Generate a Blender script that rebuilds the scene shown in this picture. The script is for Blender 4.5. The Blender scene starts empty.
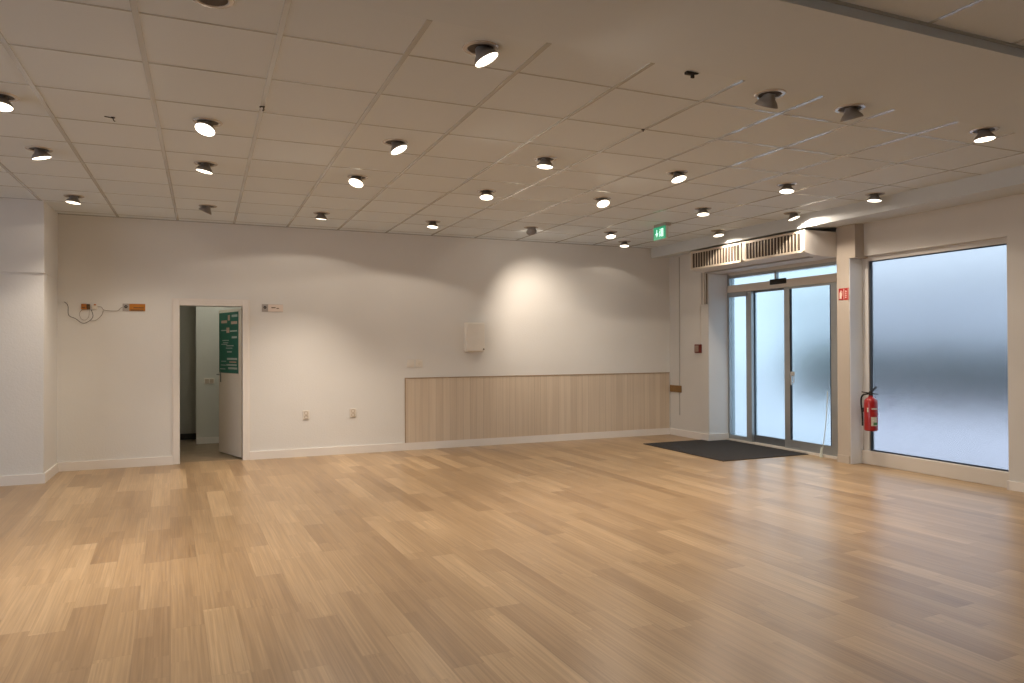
import bpy, bmesh, math, random
from mathutils import Vector, Matrix, Quaternion

random.seed(7)
SC = bpy.context.scene
COL = SC.collection
PI = math.pi

# ------------------------------------------------------------------ camera figures (pixels of a 1024x683 frame)
F_PX, YAW, PITCH, ROLL = 723.92, 0.4027, 0.0075, 0.0042
CAM_H = 1.3754
CE = CAM_H + 1.5201            # ceiling height
YB = 9.47                      # back wall
XL, YL = -1.51, 8.71           # left pier
XS, YS = 6.72, 8.53            # short wall left of the entrance
XD = 7.08                      # entrance plane
XP = 6.90                      # face of the pillar
XW = 7.04                      # wall round the shop window
XB, ZB = 6.38, 2.74            # boxed beam along the facade
Y0, X0 = -3.2, -6.0            # far ends of the room, behind and left of the camera

# ------------------------------------------------------------------ helpers
class MB:
    """collects shapes given in world coordinates, links them as one mesh object"""
    def __init__(self):
        self.bm = bmesh.new()
    def box(self, x0, x1, y0, y1, z0, z1, bevel=0.0, seg=2):
        ps = [(x, y, z) for z in (z0, z1) for y in (y0, y1) for x in (x0, x1)]
        v = [self.bm.verts.new(p) for p in ps]
        fs = [self.bm.faces.new([v[i] for i in q]) for q in
              ((0, 2, 3, 1), (4, 5, 7, 6), (0, 1, 5, 4), (1, 3, 7, 5), (3, 2, 6, 7), (2, 0, 4, 6))]
        if bevel > 0:
            es = list({e for f in fs for e in f.edges})
            bmesh.ops.bevel(self.bm, geom=es, offset=bevel, segments=seg, affect='EDGES', profile=0.5)
        return self
    def prism(self, pts, axis, a0, a1):
        """closed outline pts (2-D) swept along axis from a0 to a1"""
        def P(p, a):
            return (a, p[0], p[1]) if axis == 'x' else (p[0], a, p[1]) if axis == 'y' else (p[0], p[1], a)
        A = [self.bm.verts.new(P(p, a0)) for p in pts]
        B = [self.bm.verts.new(P(p, a1)) for p in pts]
        n = len(pts)
        self.bm.faces.new(A); self.bm.faces.new(B[::-1])
        for i in range(n):
            self.bm.faces.new((A[i], B[i], B[(i + 1) % n], A[(i + 1) % n]))
        return self
    def lathe(self, prof, center=(0, 0, 0), axis=None, n=28, cap0=False, cap1=False):
        """profile (r, h) turned about axis (default +z) through center"""
        rot = Quaternion() if axis is None else Vector((0, 0, 1)).rotation_difference(Vector(axis))
        c = Vector(center); rings = []
        for r, h in prof:
            if r <= 1e-6:
                rings.append([self.bm.verts.new(c + rot @ Vector((0, 0, h)))])
            else:
                rings.append([self.bm.verts.new(c + rot @ Vector((r * math.cos(2 * PI * k / n), r * math.sin(2 * PI * k / n), h))) for k in range(n)])
        for a, b in zip(rings, rings[1:]):
            for k in range(n):
                k2 = (k + 1) % n
                if len(a) == 1 and len(b) == 1: continue
                if len(a) == 1: self.bm.faces.new((a[0], b[k], b[k2]))
                elif len(b) == 1: self.bm.faces.new((a[k], a[k2], b[0]))
                else: self.bm.faces.new((a[k], a[k2], b[k2], b[k]))
        if cap0 and len(rings[0]) > 1: self.bm.faces.new(rings[0][::-1])
        if cap1 and len(rings[-1]) > 1: self.bm.faces.new(rings[-1])
        return self
    def tube(self, pts, r, n=8, smooth=True):
        pts = [Vector(p) for p in pts]
        if smooth and len(pts) > 2:
            out = []
            for i in range(len(pts) - 1):
                p0 = pts[max(i - 1, 0)]; p1 = pts[i]; p2 = pts[i + 1]; p3 = pts[min(i + 2, len(pts) - 1)]
                for k in range(6):
                    t = k / 6
                    out.append(0.5 * ((2 * p1) + (p2 - p0) * t + (2 * p0 - 5 * p1 + 4 * p2 - p3) * t * t + (3 * p1 - p0 - 3 * p2 + p3) * t ** 3))
            out.append(pts[-1]); pts = out
        rings = []; ref = Vector((0.31, 0.22, 0.92)).normalized()
        for i, p in enumerate(pts):
            d = (pts[min(i + 1, len(pts) - 1)] - pts[max(i - 1, 0)]).normalized()
            u = d.cross(ref)
            if u.length < 1e-3: u = d.cross(Vector((1, 0, 0)))
            u.normalize(); w = d.cross(u)
            rings.append([self.bm.verts.new(p + r * (math.cos(2 * PI * k / n) * u + math.sin(2 * PI * k / n) * w)) for k in range(n)])
        for a, b in zip(rings, rings[1:]):
            for k in range(n):
                self.bm.faces.new((a[k], a[(k + 1) % n], b[(k + 1) % n], b[k]))
        self.bm.faces.new(rings[0][::-1]); self.bm.faces.new(rings[-1])
        return self
    def bar(self, p, q, w, t, up=(0, 0, 1)):
        """rectangular bar from p to q, w wide and t thick"""
        p, q = Vector(p), Vector(q); d = (q - p).normalized()
        s = d.cross(Vector(up)).normalized(); n = s.cross(d).normalized()
        vs = [self.bm.verts.new(e + s * a * w / 2 + n * b * t / 2) for e in (p, q) for a, b in ((-1, -1), (1, -1), (1, 1), (-1, 1))]
        for f in ((0, 1, 2, 3), (7, 6, 5, 4), (0, 4, 5, 1), (1, 5, 6, 2), (2, 6, 7, 3), (3, 7, 4, 0)):
            self.bm.faces.new([vs[i] for i in f])
        return self
    def mesh(self, name, mat, origin=(0, 0, 0), smooth=False):
        o = Vector(origin)
        for v in self.bm.verts: v.co -= o
        bmesh.ops.recalc_face_normals(self.bm, faces=self.bm.faces)
        me = bpy.data.meshes.new(name)
        self.bm.to_mesh(me); self.bm.free()
        me.materials.append(mat)
        if smooth:
            for p in me.polygons: p.use_smooth = True
            try: me.set_sharp_from_angle(angle=math.radians(38))
            except Exception: pass
        return me
    def build(self, name, mat, parent=None, smooth=False, origin=None):
        if origin is None:
            origin = WORLD.get(parent.name, Vector((0, 0, 0))) if parent else Vector((0, 0, 0))
        me = self.mesh(name, mat, origin, smooth)
        o = bpy.data.objects.new(name, me); COL.objects.link(o)
        if parent:
            o.parent = parent
        else:
            o.location = origin
        WORLD[o.name] = Vector(origin)
        return o
WORLD = {}

def tag(o, label, cat, group=None):
    o['label'] = label; o['category'] = cat
    if group: o['group'] = group
    return o
def thing(name, loc, label, cat, group=None):
    o = bpy.data.objects.new(name, None); COL.objects.link(o)
    o.empty_display_size = 0.1
    o.location = loc; WORLD[o.name] = Vector(loc)
    return tag(o, label, cat, group)
def struct(o, label=None):
    o['kind'] = 'structure'
    if label: o['label'] = label
    return o
def centre(o):
    """moves a mesh's origin to the middle of its own base"""
    me = o.data
    xs = [v.co for v in me.vertices]
    c = Vector(((min(p.x for p in xs) + max(p.x for p in xs)) / 2, (min(p.y for p in xs) + max(p.y for p in xs)) / 2, min(p.z for p in xs)))
    for v in me.vertices: v.co -= c
    o.location = o.location + c
    WORLD[o.name] = WORLD.get(o.name, Vector()) + c
    return o

# ------------------------------------------------------------------ materials
def mat(name, col, rough=0.6, metal=0.0, spec=0.5, emit=None, estr=0.0, noise=None, bump=None, coat=0.0, trans=0.0, ior=1.45):
    m = bpy.data.materials.new(name); m.use_nodes = True
    nt = m.node_tree; b = nt.nodes['Principled BSDF']
    b.inputs['Base Color'].default_value = (*col, 1)
    b.inputs['Roughness'].default_value = rough
    b.inputs['Metallic'].default_value = metal
    b.inputs['Specular IOR Level'].default_value = spec
    b.inputs['Coat Weight'].default_value = coat
    b.inputs['Transmission Weight'].default_value = trans
    b.inputs['IOR'].default_value = ior
    if emit:
        b.inputs['Emission Color'].default_value = (*emit, 1)
        b.inputs['Emission Strength'].default_value = estr
    tc = nt.nodes.new('ShaderNodeTexCoord')
    if noise:
        sc, amt = noise
        n = nt.nodes.new('ShaderNodeTexNoise'); n.inputs['Scale'].default_value = sc; n.inputs['Detail'].default_value = 4
        nt.links.new(tc.outputs['Object'], n.inputs['Vector'])
        r = nt.nodes.new('ShaderNodeValToRGB')
        r.color_ramp.elements[0].position = 0.3; r.color_ramp.elements[1].position = 0.7
        r.color_ramp.elements[0].color = (*[c * (1 - amt) for c in col], 1)
        r.color_ramp.elements[1].color = (*[min(1, c * (1 + amt)) for c in col], 1)
        nt.links.new(n.outputs['Fac'], r.inputs['Fac']); nt.links.new(r.outputs['Color'], b.inputs['Base Color'])
    if bump:
        sc, st, dist = bump
        n2 = nt.nodes.new('ShaderNodeTexNoise'); n2.inputs['Scale'].default_value = sc; n2.inputs['Detail'].default_value = 3
        nt.links.new(tc.outputs['Object'], n2.inputs['Vector'])
        bp = nt.nodes.new('ShaderNodeBump'); bp.inputs['Strength'].default_value = st; bp.inputs['Distance'].default_value = dist
        nt.links.new(n2.outputs['Fac'], bp.inputs['Height']); nt.links.new(bp.outputs['Normal'], b.inputs['Normal'])
    return m

M_WALL = mat('wall_paint', (0.755, 0.755, 0.735), 0.9, spec=0.2, noise=(1.2, 0.02), bump=(60, 0.42, 0.004))
M_PIER = mat('facade_paint', (0.665, 0.655, 0.625), 0.75, spec=0.3, noise=(2.0, 0.02))
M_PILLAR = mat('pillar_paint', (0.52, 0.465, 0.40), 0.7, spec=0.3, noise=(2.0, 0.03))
M_RETURN_DAY = mat('daylit_return_tone', (0.83, 0.86, 0.88), 0.5, spec=0.4, noise=(2.0, 0.02))  # cool white imitates window daylight on the pillar and entrance returns
M_CEIL_SMOOTH = mat('ceiling_plaster', (0.66, 0.72, 0.765), 0.85, spec=0.2, noise=(1.5, 0.015))
M_BEAM = mat('beam_plaster', (0.60, 0.635, 0.65), 0.7, spec=0.3, noise=(1.5, 0.015))
M_BASE = mat('baseboard_paint', (0.82, 0.79, 0.75), 0.45, noise=(4, 0.02))
M_TRIM = mat('door_trim_paint', (0.80, 0.77, 0.73), 0.5, noise=(3, 0.02))
M_TBAR = mat('grid_bar_enamel', (0.47, 0.485, 0.475), 0.12, spec=0.6, noise=(5, 0.03))
M_ALU = mat('anodised_aluminium', (0.42, 0.45, 0.47), 0.42, metal=0.75, noise=(9, 0.04))
M_ALU_D = mat('dark_aluminium', (0.16, 0.18, 0.20), 0.45, metal=0.6, noise=(9, 0.05))
M_ALU_W = mat('painted_window_frame', (0.60, 0.59, 0.57), 0.5, noise=(4, 0.02))
M_SEAL = mat('rubber_seal', (0.035, 0.05, 0.07), 0.7, noise=(20, 0.1))
M_KICK = mat('window_base_paint', (0.68, 0.64, 0.58), 0.5, noise=(3, 0.02))
M_BLACK = mat('black_plastic', (0.012, 0.011, 0.010), 0.45, noise=(30, 0.1))
M_WIRE = mat('dark_wire', (0.03, 0.025, 0.022), 0.6, noise=(30, 0.1))
M_WIRE_G = mat('grey_wire', (0.36, 0.33, 0.30), 0.6, noise=(30, 0.05))
M_WHITE_PL = mat('white_plastic', (0.80, 0.77, 0.71), 0.4, noise=(10, 0.02))
M_IVORY = mat('ivory_plastic', (0.76, 0.72, 0.65), 0.4, noise=(10, 0.02))
M_SOCK = mat('socket_insert_plastic', (0.50, 0.42, 0.33), 0.45, noise=(10, 0.02))
M_HEAD = mat('spot_head_grey', (0.33, 0.31, 0.29), 0.42, metal=0.35, noise=(12, 0.05))
M_RECESS = mat('spot_recess_dark', (0.075, 0.062, 0.05), 0.6, noise=(20, 0.1))
M_RING = mat('spot_trim_ring', (0.62, 0.58, 0.53), 0.25, metal=0.3, noise=(12, 0.03))
M_LENS = mat('spot_lens_lit', (0.9, 0.85, 0.75), 0.3, emit=(1.0, 0.88, 0.70), estr=3.2, noise=(30, 0.02))
M_LENS_OFF = mat('spot_lens_off', (0.45, 0.42, 0.38), 0.2, noise=(30, 0.05))
M_RED = mat('extinguisher_red', (0.33, 0.010, 0.011), 0.3, coat=0.4, noise=(10, 0.05))
M_SIGN_RED = mat('sign_red', (0.42, 0.022, 0.018), 0.5, noise=(10, 0.04))
M_SIGN_WHITE = mat('sign_white', (0.80, 0.70, 0.62), 0.5, noise=(10, 0.02))
M_GREEN_LIT = mat('exit_sign_green', (0.03, 0.30, 0.16), 0.5, emit=(0.03, 0.34, 0.17), estr=0.55, noise=(10, 0.02))
M_WHITE_LIT = mat('exit_sign_white', (0.7, 0.9, 0.8), 0.5, emit=(0.62, 1.0, 0.80), estr=0.75, noise=(10, 0.02))
M_GREEN = mat('poster_green', (0.012, 0.13, 0.085), 0.5, noise=(10, 0.1))
M_PAPER = mat('poster_print', (0.45, 0.50, 0.46), 0.6, noise=(60, 0.15))
M_PAPER_P = mat('poster_note', (0.55, 0.36, 0.28), 0.6, noise=(40, 0.1))
M_ORANGE = mat('orange_panel', (0.52, 0.19, 0.012), 0.5, noise=(12, 0.06))
M_ORANGE_D = mat('orange_box_plastic', (0.42, 0.15, 0.02), 0.5, noise=(20, 0.1))
M_BROWN = mat('dark_brown_print', (0.10, 0.055, 0.02), 0.5, noise=(20, 0.1))
M_GREY_SIGN = mat('grey_sign_plate', (0.40, 0.375, 0.35), 0.5, noise=(12, 0.04))
M_OAK_OFF = mat('oak_strip', (0.26, 0.15, 0.055), 0.55, noise=(14, 0.12))
M_OAK_T = mat('pale_oak_trim', (0.40, 0.30, 0.205), 0.55, noise=(14, 0.10))
M_MAT = mat('charcoal_mat', (0.052, 0.050, 0.050), 0.95, spec=0.1, noise=(240, 0.5), bump=(300, 0.8, 0.006))
M_GRILLE = mat('grille_enamel', (0.62, 0.55, 0.45), 0.5, noise=(6, 0.02))
M_GRILLE_D = mat('grille_cavity', (0.07, 0.055, 0.042), 0.8, noise=(20, 0.1))
M_AC = mat('air_curtain_enamel', (0.68, 0.65, 0.61), 0.42, noise=(4, 0.02))
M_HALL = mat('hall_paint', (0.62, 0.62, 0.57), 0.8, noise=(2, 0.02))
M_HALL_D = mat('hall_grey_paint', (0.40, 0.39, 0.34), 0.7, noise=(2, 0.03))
M_HALL_FLOOR = mat('hall_vinyl', (0.27, 0.20, 0.13), 0.45, noise=(6, 0.12))
M_LEAF = mat('door_leaf_paint', (0.78, 0.70, 0.60), 0.5, noise=(3, 0.02))
M_GAUGE = mat('label_print', (0.62, 0.60, 0.50), 0.5, noise=(60, 0.25))
M_GREEN_PR = mat('label_green_print', (0.10, 0.25, 0.10), 0.5, noise=(60, 0.2))
M_CALL = mat('call_point_red', (0.16, 0.022, 0.015), 0.45, noise=(20, 0.1))
M_CALL_F = mat('call_point_face', (0.34, 0.24, 0.19), 0.3, noise=(20, 0.1))
M_PAVE = mat('outdoor_paving', (0.78, 0.75, 0.80), 0.9, noise=(0.8, 0.05))
M_HEDGE = mat('outdoor_hedge', (0.028, 0.05, 0.05), 0.9, noise=(3, 0.4))
M_FACADE = mat('outdoor_facade', (0.60, 0.63, 0.66), 0.9, noise=(0.3, 0.12))
M_PALE_ROD = mat('pale_rod', (0.62, 0.70, 0.66), 0.3, noise=(10, 0.03))
M_CHROME = mat('brushed_steel', (0.62, 0.66, 0.68), 0.25, metal=0.9, noise=(20, 0.05))

def glass(name, tint, rough):
    m = mat(name, tint, rough, trans=1.0, ior=1.45, spec=0.4)
    return m
M_FROST = glass('frosted_glass', (0.385, 0.43, 0.465), 0.24)
M_DOORGLASS = glass('door_frosted_glass', (0.42, 0.53, 0.56), 0.20)

def N(nt, t, **kw):
    n = nt.nodes.new(t)
    for k, v in kw.items(): setattr(n, k, v)
    return n
def math_node(nt, op, a, b=None, c=None):
    n = nt.nodes.new('ShaderNodeMath'); n.operation = op
    for i, v in enumerate((a, b, c)):
        if v is None: continue
        if isinstance(v, (int, float)): n.inputs[i].default_value = v
        else: nt.links.new(v, n.inputs[i])
    return n.outputs[0]

def floor_material():
    m = bpy.data.materials.new('oak_strip_floor'); m.use_nodes = True
    nt = m.node_tree; L = nt.links; b = nt.nodes['Principled BSDF']
    tc = N(nt, 'ShaderNodeTexCoord')
    mp = N(nt, 'ShaderNodeMapping'); mp.inputs['Rotation'].default_value = (0, 0, math.radians(-2.2))
    L.new(tc.outputs['Object'], mp.inputs['Vector'])
    sx = N(nt, 'ShaderNodeSeparateXYZ'); L.new(mp.outputs['Vector'], sx.inputs[0])
    X, Y = sx.outputs['X'], sx.outputs['Y']
    W = 0.155
    cx = math_node(nt, 'DIVIDE', X, W); col = math_node(nt, 'FLOOR', cx); fx = math_node(nt, 'FRACT', cx)
    def white(*vals):
        w = N(nt, 'ShaderNodeTexWhiteNoise', noise_dimensions='3D')
        cm = N(nt, 'ShaderNodeCombineXYZ')
        for i, v in enumerate(vals):
            if isinstance(v, (int, float)): cm.inputs[i].default_value = v
            else: L.new(v, cm.inputs[i])
        L.new(cm.outputs[0], w.inputs['Vector']); return w
    r1 = white(col, 3.3, 1.0).outputs['Value']
    r2 = white(col, 8.7, 2.0).outputs['Value']
    ln = math_node(nt, 'MULTIPLY_ADD', r2, 0.6, 0.7)
    ry = math_node(nt, 'ADD', math_node(nt, 'DIVIDE', Y, ln), math_node(nt, 'MULTIPLY', r1, 9.0))
    row = math_node(nt, 'FLOOR', ry); fy = math_node(nt, 'FRACT', ry)
    cell = white(col, row, 5.0)
    v = cell.outputs['Value']
    # neighbouring strips sometimes share a tone: blend in a two-strip wide cell
    col2 = math_node(nt, 'FLOOR', math_node(nt, 'DIVIDE', X, W * 0.5))
    row2 = math_node(nt, 'FLOOR', math_node(nt, 'ADD', math_node(nt, 'DIVIDE', Y, 1.15), math_node(nt, 'MULTIPLY', white(col2, 1.7, 9.0).outputs['Value'], 5.0)))
    v2 = white(col2, row2, 7.0).outputs['Value']
    vv = math_node(nt, 'ADD', math_node(nt, 'MULTIPLY', v, 0.72), math_node(nt, 'MULTIPLY', v2, 0.28))
    # grain
    gm = N(nt, 'ShaderNodeCombineXYZ')
    L.new(math_node(nt, 'ADD', math_node(nt, 'MULTIPLY', X, 88.0), math_node(nt, 'MULTIPLY', v, 40.0)), gm.inputs[0])
    L.new(math_node(nt, 'ADD', math_node(nt, 'MULTIPLY', Y, 1.3), math_node(nt, 'MULTIPLY', v2, 30.0)), gm.inputs[1])
    g = N(nt, 'ShaderNodeTexNoise'); g.inputs['Scale'].default_value = 1.0; g.inputs['Detail'].default_value = 6; g.inputs['Distortion'].default_value = 0.35
    L.new(gm.outputs[0], g.inputs['Vector'])
    gm2 = N(nt, 'ShaderNodeCombineXYZ')
    L.new(math_node(nt, 'ADD', math_node(nt, 'MULTIPLY', X, 14.0), math_node(nt, 'MULTIPLY', v, 25.0)), gm2.inputs[0])
    L.new(math_node(nt, 'MULTIPLY_ADD', Y, 1.4, 4.0), gm2.inputs[1])
    g2 = N(nt, 'ShaderNodeTexNoise'); g2.inputs['Scale'].default_value = 1.0; g2.inputs['Detail'].default_value = 3
    L.new(gm2.outputs[0], g2.inputs['Vector'])
    tone = math_node(nt, 'ADD', math_node(nt, 'MULTIPLY', vv, 0.58),
                     math_node(nt, 'ADD', math_node(nt, 'MULTIPLY', g.outputs['Fac'], 0.28), math_node(nt, 'MULTIPLY', g2.outputs['Fac'], 0.36)))
    ramp = N(nt, 'ShaderNodeValToRGB')
    cr = ramp.color_ramp
    cr.elements[0].position = 0.22; cr.elements[0].color = (0.262, 0.164, 0.083, 1)
    cr.elements[1].position = 0.92; cr.elements[1].color = (0.525, 0.372, 0.214, 1)
    e = cr.elements.new(0.5); e.color = (0.360, 0.238, 0.127, 1)
    e = cr.elements.new(0.7); e.color = (0.425, 0.290, 0.159, 1)
    L.new(tone, ramp.inputs['Fac'])
    # joints
    ex = math_node(nt, 'MINIMUM', fx, math_node(nt, 'SUBTRACT', 1.0, fx))
    ey = math_node(nt, 'MULTIPLY', math_node(nt, 'MINIMUM', fy, math_node(nt, 'SUBTRACT', 1.0, fy)), 6.0)
    em = math_node(nt, 'MINIMUM', ex, ey)
    line = N(nt, 'ShaderNodeMapRange'); line.inputs['From Min'].default_value = 0.0; line.inputs['From Max'].default_value = 0.022
    line.inputs['To Min'].default_value = 0.86; line.inputs['To Max'].default_value = 1.0
    L.new(em, line.inputs['Value'])
    mx = N(nt, 'ShaderNodeMix', data_type='RGBA', blend_type='MULTIPLY'); mx.inputs['Factor'].default_value = 1.0
    L.new(ramp.outputs['Color'], mx.inputs['A']); L.new(line.outputs['Result'], mx.inputs['B'])
    gr = N(nt, 'ShaderNodeMapRange'); gr.inputs['From Min'].default_value = 0.32; gr.inputs['From Max'].default_value = 0.66
    gr.inputs['To Min'].default_value = 0.85; gr.inputs['To Max'].default_value = 1.08
    L.new(g.outputs['Fac'], gr.inputs['Value'])
    mg = N(nt, 'ShaderNodeMix', data_type='RGBA', blend_type='MULTIPLY'); mg.inputs['Factor'].default_value = 1.0
    L.new(mx.outputs['Result'], mg.inputs['A']); L.new(gr.outputs['Result'], mg.inputs['B'])
    L.new(mg.outputs['Result'], b.inputs['Base Color'])
    rg = N(nt, 'ShaderNodeMapRange'); rg.inputs['To Min'].default_value = 0.25; rg.inputs['To Max'].default_value = 0.40
    L.new(g.outputs['Fac'], rg.inputs['Value']); L.new(rg.outputs['Result'], b.inputs['Roughness'])
    b.inputs['Specular IOR Level'].default_value = 0.6
    bp = N(nt, 'ShaderNodeBump'); bp.inputs['Strength'].default_value = 0.12; bp.inputs['Distance'].default_value = 0.002
    L.new(math_node(nt, 'ADD', g.outputs['Fac'], line.outputs['Result']), bp.inputs['Height'])
    L.new(bp.outputs['Normal'], b.inputs['Normal'])
    return m
M_FLOOR = floor_material()

def tile_material():
    m = bpy.data.materials.new('ceiling_tile_board'); m.use_nodes = True
    nt = m.node_tree; L = nt.links; b = nt.nodes['Principled BSDF']
    tc = N(nt, 'ShaderNodeTexCoord'); sx = N(nt, 'ShaderNodeSeparateXYZ'); L.new(tc.outputs['Object'], sx.inputs[0])
    cx = math_node(nt, 'FLOOR', math_node(nt, 'DIVIDE', math_node(nt, 'ADD', sx.outputs['X'], 0.283), 0.625))
    cy = math_node(nt, 'FLOOR', math_node(nt, 'DIVIDE', math_node(nt, 'SUBTRACT', sx.outputs['Y'], 3.6614), 0.625))
    cm = N(nt, 'ShaderNodeCombineXYZ'); L.new(cx, cm.inputs[0]); L.new(cy, cm.inputs[1])
    w = N(nt, 'ShaderNodeTexWhiteNoise', noise_dimensions='2D'); L.new(cm.outputs[0], w.inputs['Vector'])
    n = N(nt, 'ShaderNodeTexNoise'); n.inputs['Scale'].default_value = 160; n.inputs['Detail'].default_value = 3
    L.new(tc.outputs['Object'], n.inputs['Vector'])
    t = math_node(nt, 'ADD', math_node(nt, 'MULTIPLY', w.outputs['Value'], 0.5), math_node(nt, 'MULTIPLY', n.outputs['Fac'], 0.5))
    r = N(nt, 'ShaderNodeValToRGB')
    r.color_ramp.elements[0].color = (0.63, 0.69, 0.735, 1); r.color_ramp.elements[1].color = (0.69, 0.75, 0.795, 1)
    L.new(t, r.inputs['Fac']); L.new(r.outputs['Color'], b.inputs['Base Color'])
    b.inputs['Roughness'].default_value = 0.8; b.inputs['Specular IOR Level'].default_value = 0.25
    return m
M_TILE = tile_material()

def panel_material():
    """pale wood sheet with fine vertical grooves"""
    m = bpy.data.materials.new('pale_oak_panel'); m.use_nodes = True
    nt = m.node_tree; L = nt.links; b = nt.nodes['Principled BSDF']
    tc = N(nt, 'ShaderNodeTexCoord'); mp = N(nt, 'ShaderNodeMapping'); mp.inputs['Scale'].default_value = (34, 1, 0.9)
    L.new(tc.outputs['Object'], mp.inputs['Vector'])
    n = N(nt, 'ShaderNodeTexNoise'); n.inputs['Scale'].default_value = 1.0; n.inputs['Detail'].default_value = 4
    L.new(mp.outputs['Vector'], n.inputs['Vector'])
    sx = N(nt, 'ShaderNodeSeparateXYZ'); L.new(tc.outputs['Object'], sx.inputs[0])
    p = math_node(nt, 'DIVIDE', sx.outputs['X'], 0.098)
    w = N(nt, 'ShaderNodeTexWhiteNoise', noise_dimensions='1D'); L.new(math_node(nt, 'FLOOR', p), w.inputs['W'])
    t = math_node(nt, 'ADD', math_node(nt, 'MULTIPLY', n.outputs['Fac'], 0.75), math_node(nt, 'MULTIPLY', w.outputs['Value'], 0.25))
    r = N(nt, 'ShaderNodeValToRGB'); r.color_ramp.elements[0].position = 0.25; r.color_ramp.elements[1].position = 0.75
    r.color_ramp.elements[0].color = (0.60, 0.50, 0.385, 1); r.color_ramp.elements[1].color = (0.72, 0.62, 0.495, 1)
    L.new(t, r.inputs['Fac'])
    f = math_node(nt, 'FRACT', p)
    e = math_node(nt, 'MINIMUM', f, math_node(nt, 'SUBTRACT', 1.0, f))
    ln = N(nt, 'ShaderNodeMapRange'); ln.inputs['From Max'].default_value = 0.05; ln.inputs['To Min'].default_value = 0.80; ln.inputs['To Max'].default_value = 1.0
    L.new(e, ln.inputs['Value'])
    mx = N(nt, 'ShaderNodeMix', data_type='RGBA', blend_type='MULTIPLY'); mx.inputs['Factor'].default_value = 1.0
    L.new(r.outputs['Color'], mx.inputs['A']); L.new(ln.outputs['Result'], mx.inputs['B'])
    L.new(mx.outputs['Result'], b.inputs['Base Color'])
    b.inputs['Roughness'].default_value = 0.5
    return m
M_PANEL = panel_material()

# ================================================================== THE SETTING
struct(MB().box(X0, XW + 0.3, Y0, YB + 0.12, -0.15, 0.0).build('floor', M_FLOOR))

# ceiling: suspended tiles, a plastered strip, and a slightly higher field nearer the camera
YN0 = 2.455
def strip_edge(x): return 3.228 + 0.0265 * (x - 0.97)
struct(MB().box(X0, XW + 0.2, 2.9, YB + 0.1, CE, CE + 0.25).build('ceiling', M_TILE))
struct(MB().prism([(X0, YN0), (XW + 0.2, YN0), (XW + 0.2, strip_edge(XW + 0.2)), (X0, strip_edge(X0))], 'z', CE - 0.0012, CE + 0.25).build('ceiling_plaster_strip', M_CEIL_SMOOTH))
struct(MB().box(X0, XW + 0.2, Y0, YN0, CE + 0.05, CE + 0.25).build('ceiling_near', M_TILE))
g = MB()
GX, GY, GS = -0.283, 3.6614, 0.625
k = -9
while k < 11:
    x = GX + k * GS
    if X0 < x < XB:
        g.box(x - 0.014, x + 0.014, strip_edge(x), YB, CE - 0.003, CE + 0.001)
    k += 1
for k in range(0, 10):
    y = GY + k * GS
    if y < YB: g.box(X0, XB, y - 0.006, y + 0.006, CE - 0.0022, CE + 0.001)
g.box(X0, XB, YB - 0.022, YB, CE - 0.006, CE + 0.001)
struct(g.build('ceiling_grid', M_TBAR))
g = MB()
for k in range(-9, 12):
    x = GX + (k + 0.66) * GS
    if X0 < x < XW: g.box(x - 0.011, x + 0.011, Y0, YN0, CE + 0.047, CE + 0.051)
for k in range(-11, -1):
    y = 2.10 + (k + 1) * GS
    if Y0 < y < YN0: g.box(X0, XW, y - 0.006, y + 0.006, CE + 0.048, CE + 0.051)
g.box(X0, XW, YN0 - 0.02, YN0, CE + 0.044, CE + 0.051)
struct(g.build('ceiling_grid_near', M_TBAR))

# back wall with the doorway
DX0, DX1, DZ = -0.262, 0.438, 1.885
w = MB()
w.box(XL - 0.2, DX0, YB, YB + 0.12, 0, CE + 0.1)
w.box(DX1, XS + 0.3, YB, YB + 0.12, 0, CE + 0.1)
w.box(DX0, DX1, YB, YB + 0.12, DZ, CE + 0.1)
struct(w.build('wall_back', M_WALL))
# left pier: lower part, and an upper part standing a little proud of it
w = MB()
w.box(X0, XL, YL, YB + 0.12, 0, 2.155)
w.box(X0, XL + 0.006, YL - 0.016, YB + 0.12, 2.155, CE + 0.05)
struct(w.build('wall_left_pier', M_WALL))
w = MB()                                                            # unseen left side, openings added to let daylight in
w.box(X0 - 0.15, X0, Y0, YB + 0.12, 0, 0.25); w.box(X0 - 0.15, X0, Y0, YB + 0.12, 2.45, CE + 0.2)
for ya, yb_ in ((Y0, 0.7), (3.6, 3.9), (6.9, YB + 0.12)): w.box(X0 - 0.15, X0, ya, yb_, 0.25, 2.45)
struct(w.build('wall_left', M_WALL))
w = MB(); w.box(X0 - 0.15, XW + 0.35, Y0 - 0.15, Y0, 0, CE + 0.2)
struct(w.build('wall_near', M_WALL))

# right side
w = MB()
w.box(XS, XD + 0.12, YS, YB + 0.12, 0, 2.95)                       # short wall left of the entrance
w.box(XD - 0.01, XD + 0.32, 6.375, YS, 2.40, 2.95)                 # above the entrance
struct(w.build('wall_right_entrance', M_PIER))
w = MB()
w.box(XP, XW + 0.16, 6.20, 6.375, 0, 2.39)
w.box(XP, XW + 0.16, 6.11, 6.375, 2.39, 2.85)
struct(w.build('pillar_right', M_PILLAR))
struct(MB().box(XP + 0.006, XW + 0.059, 6.192, 6.20, 0, 2.385).build('pillar_return_daylit', M_RETURN_DAY))  # sheet added over the pillar return, daylight put into its colour
struct(MB().box(XS + 0.012, XD - 0.012, YS - 0.006, YS, 0.10, 2.42).build('entrance_return_daylit', M_RETURN_DAY))  # added sheet, paints the same daylight on the entrance return
w = MB()
w.box(XW, XW + 0.35, 4.485, 6.20, 2.41, 2.95)                     # lintel over the shop window
w.box(XW, XW + 0.35, Y0, 4.485, 0, 2.95)                        # pier
struct(w.build('wall_right', M_PIER))
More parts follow.
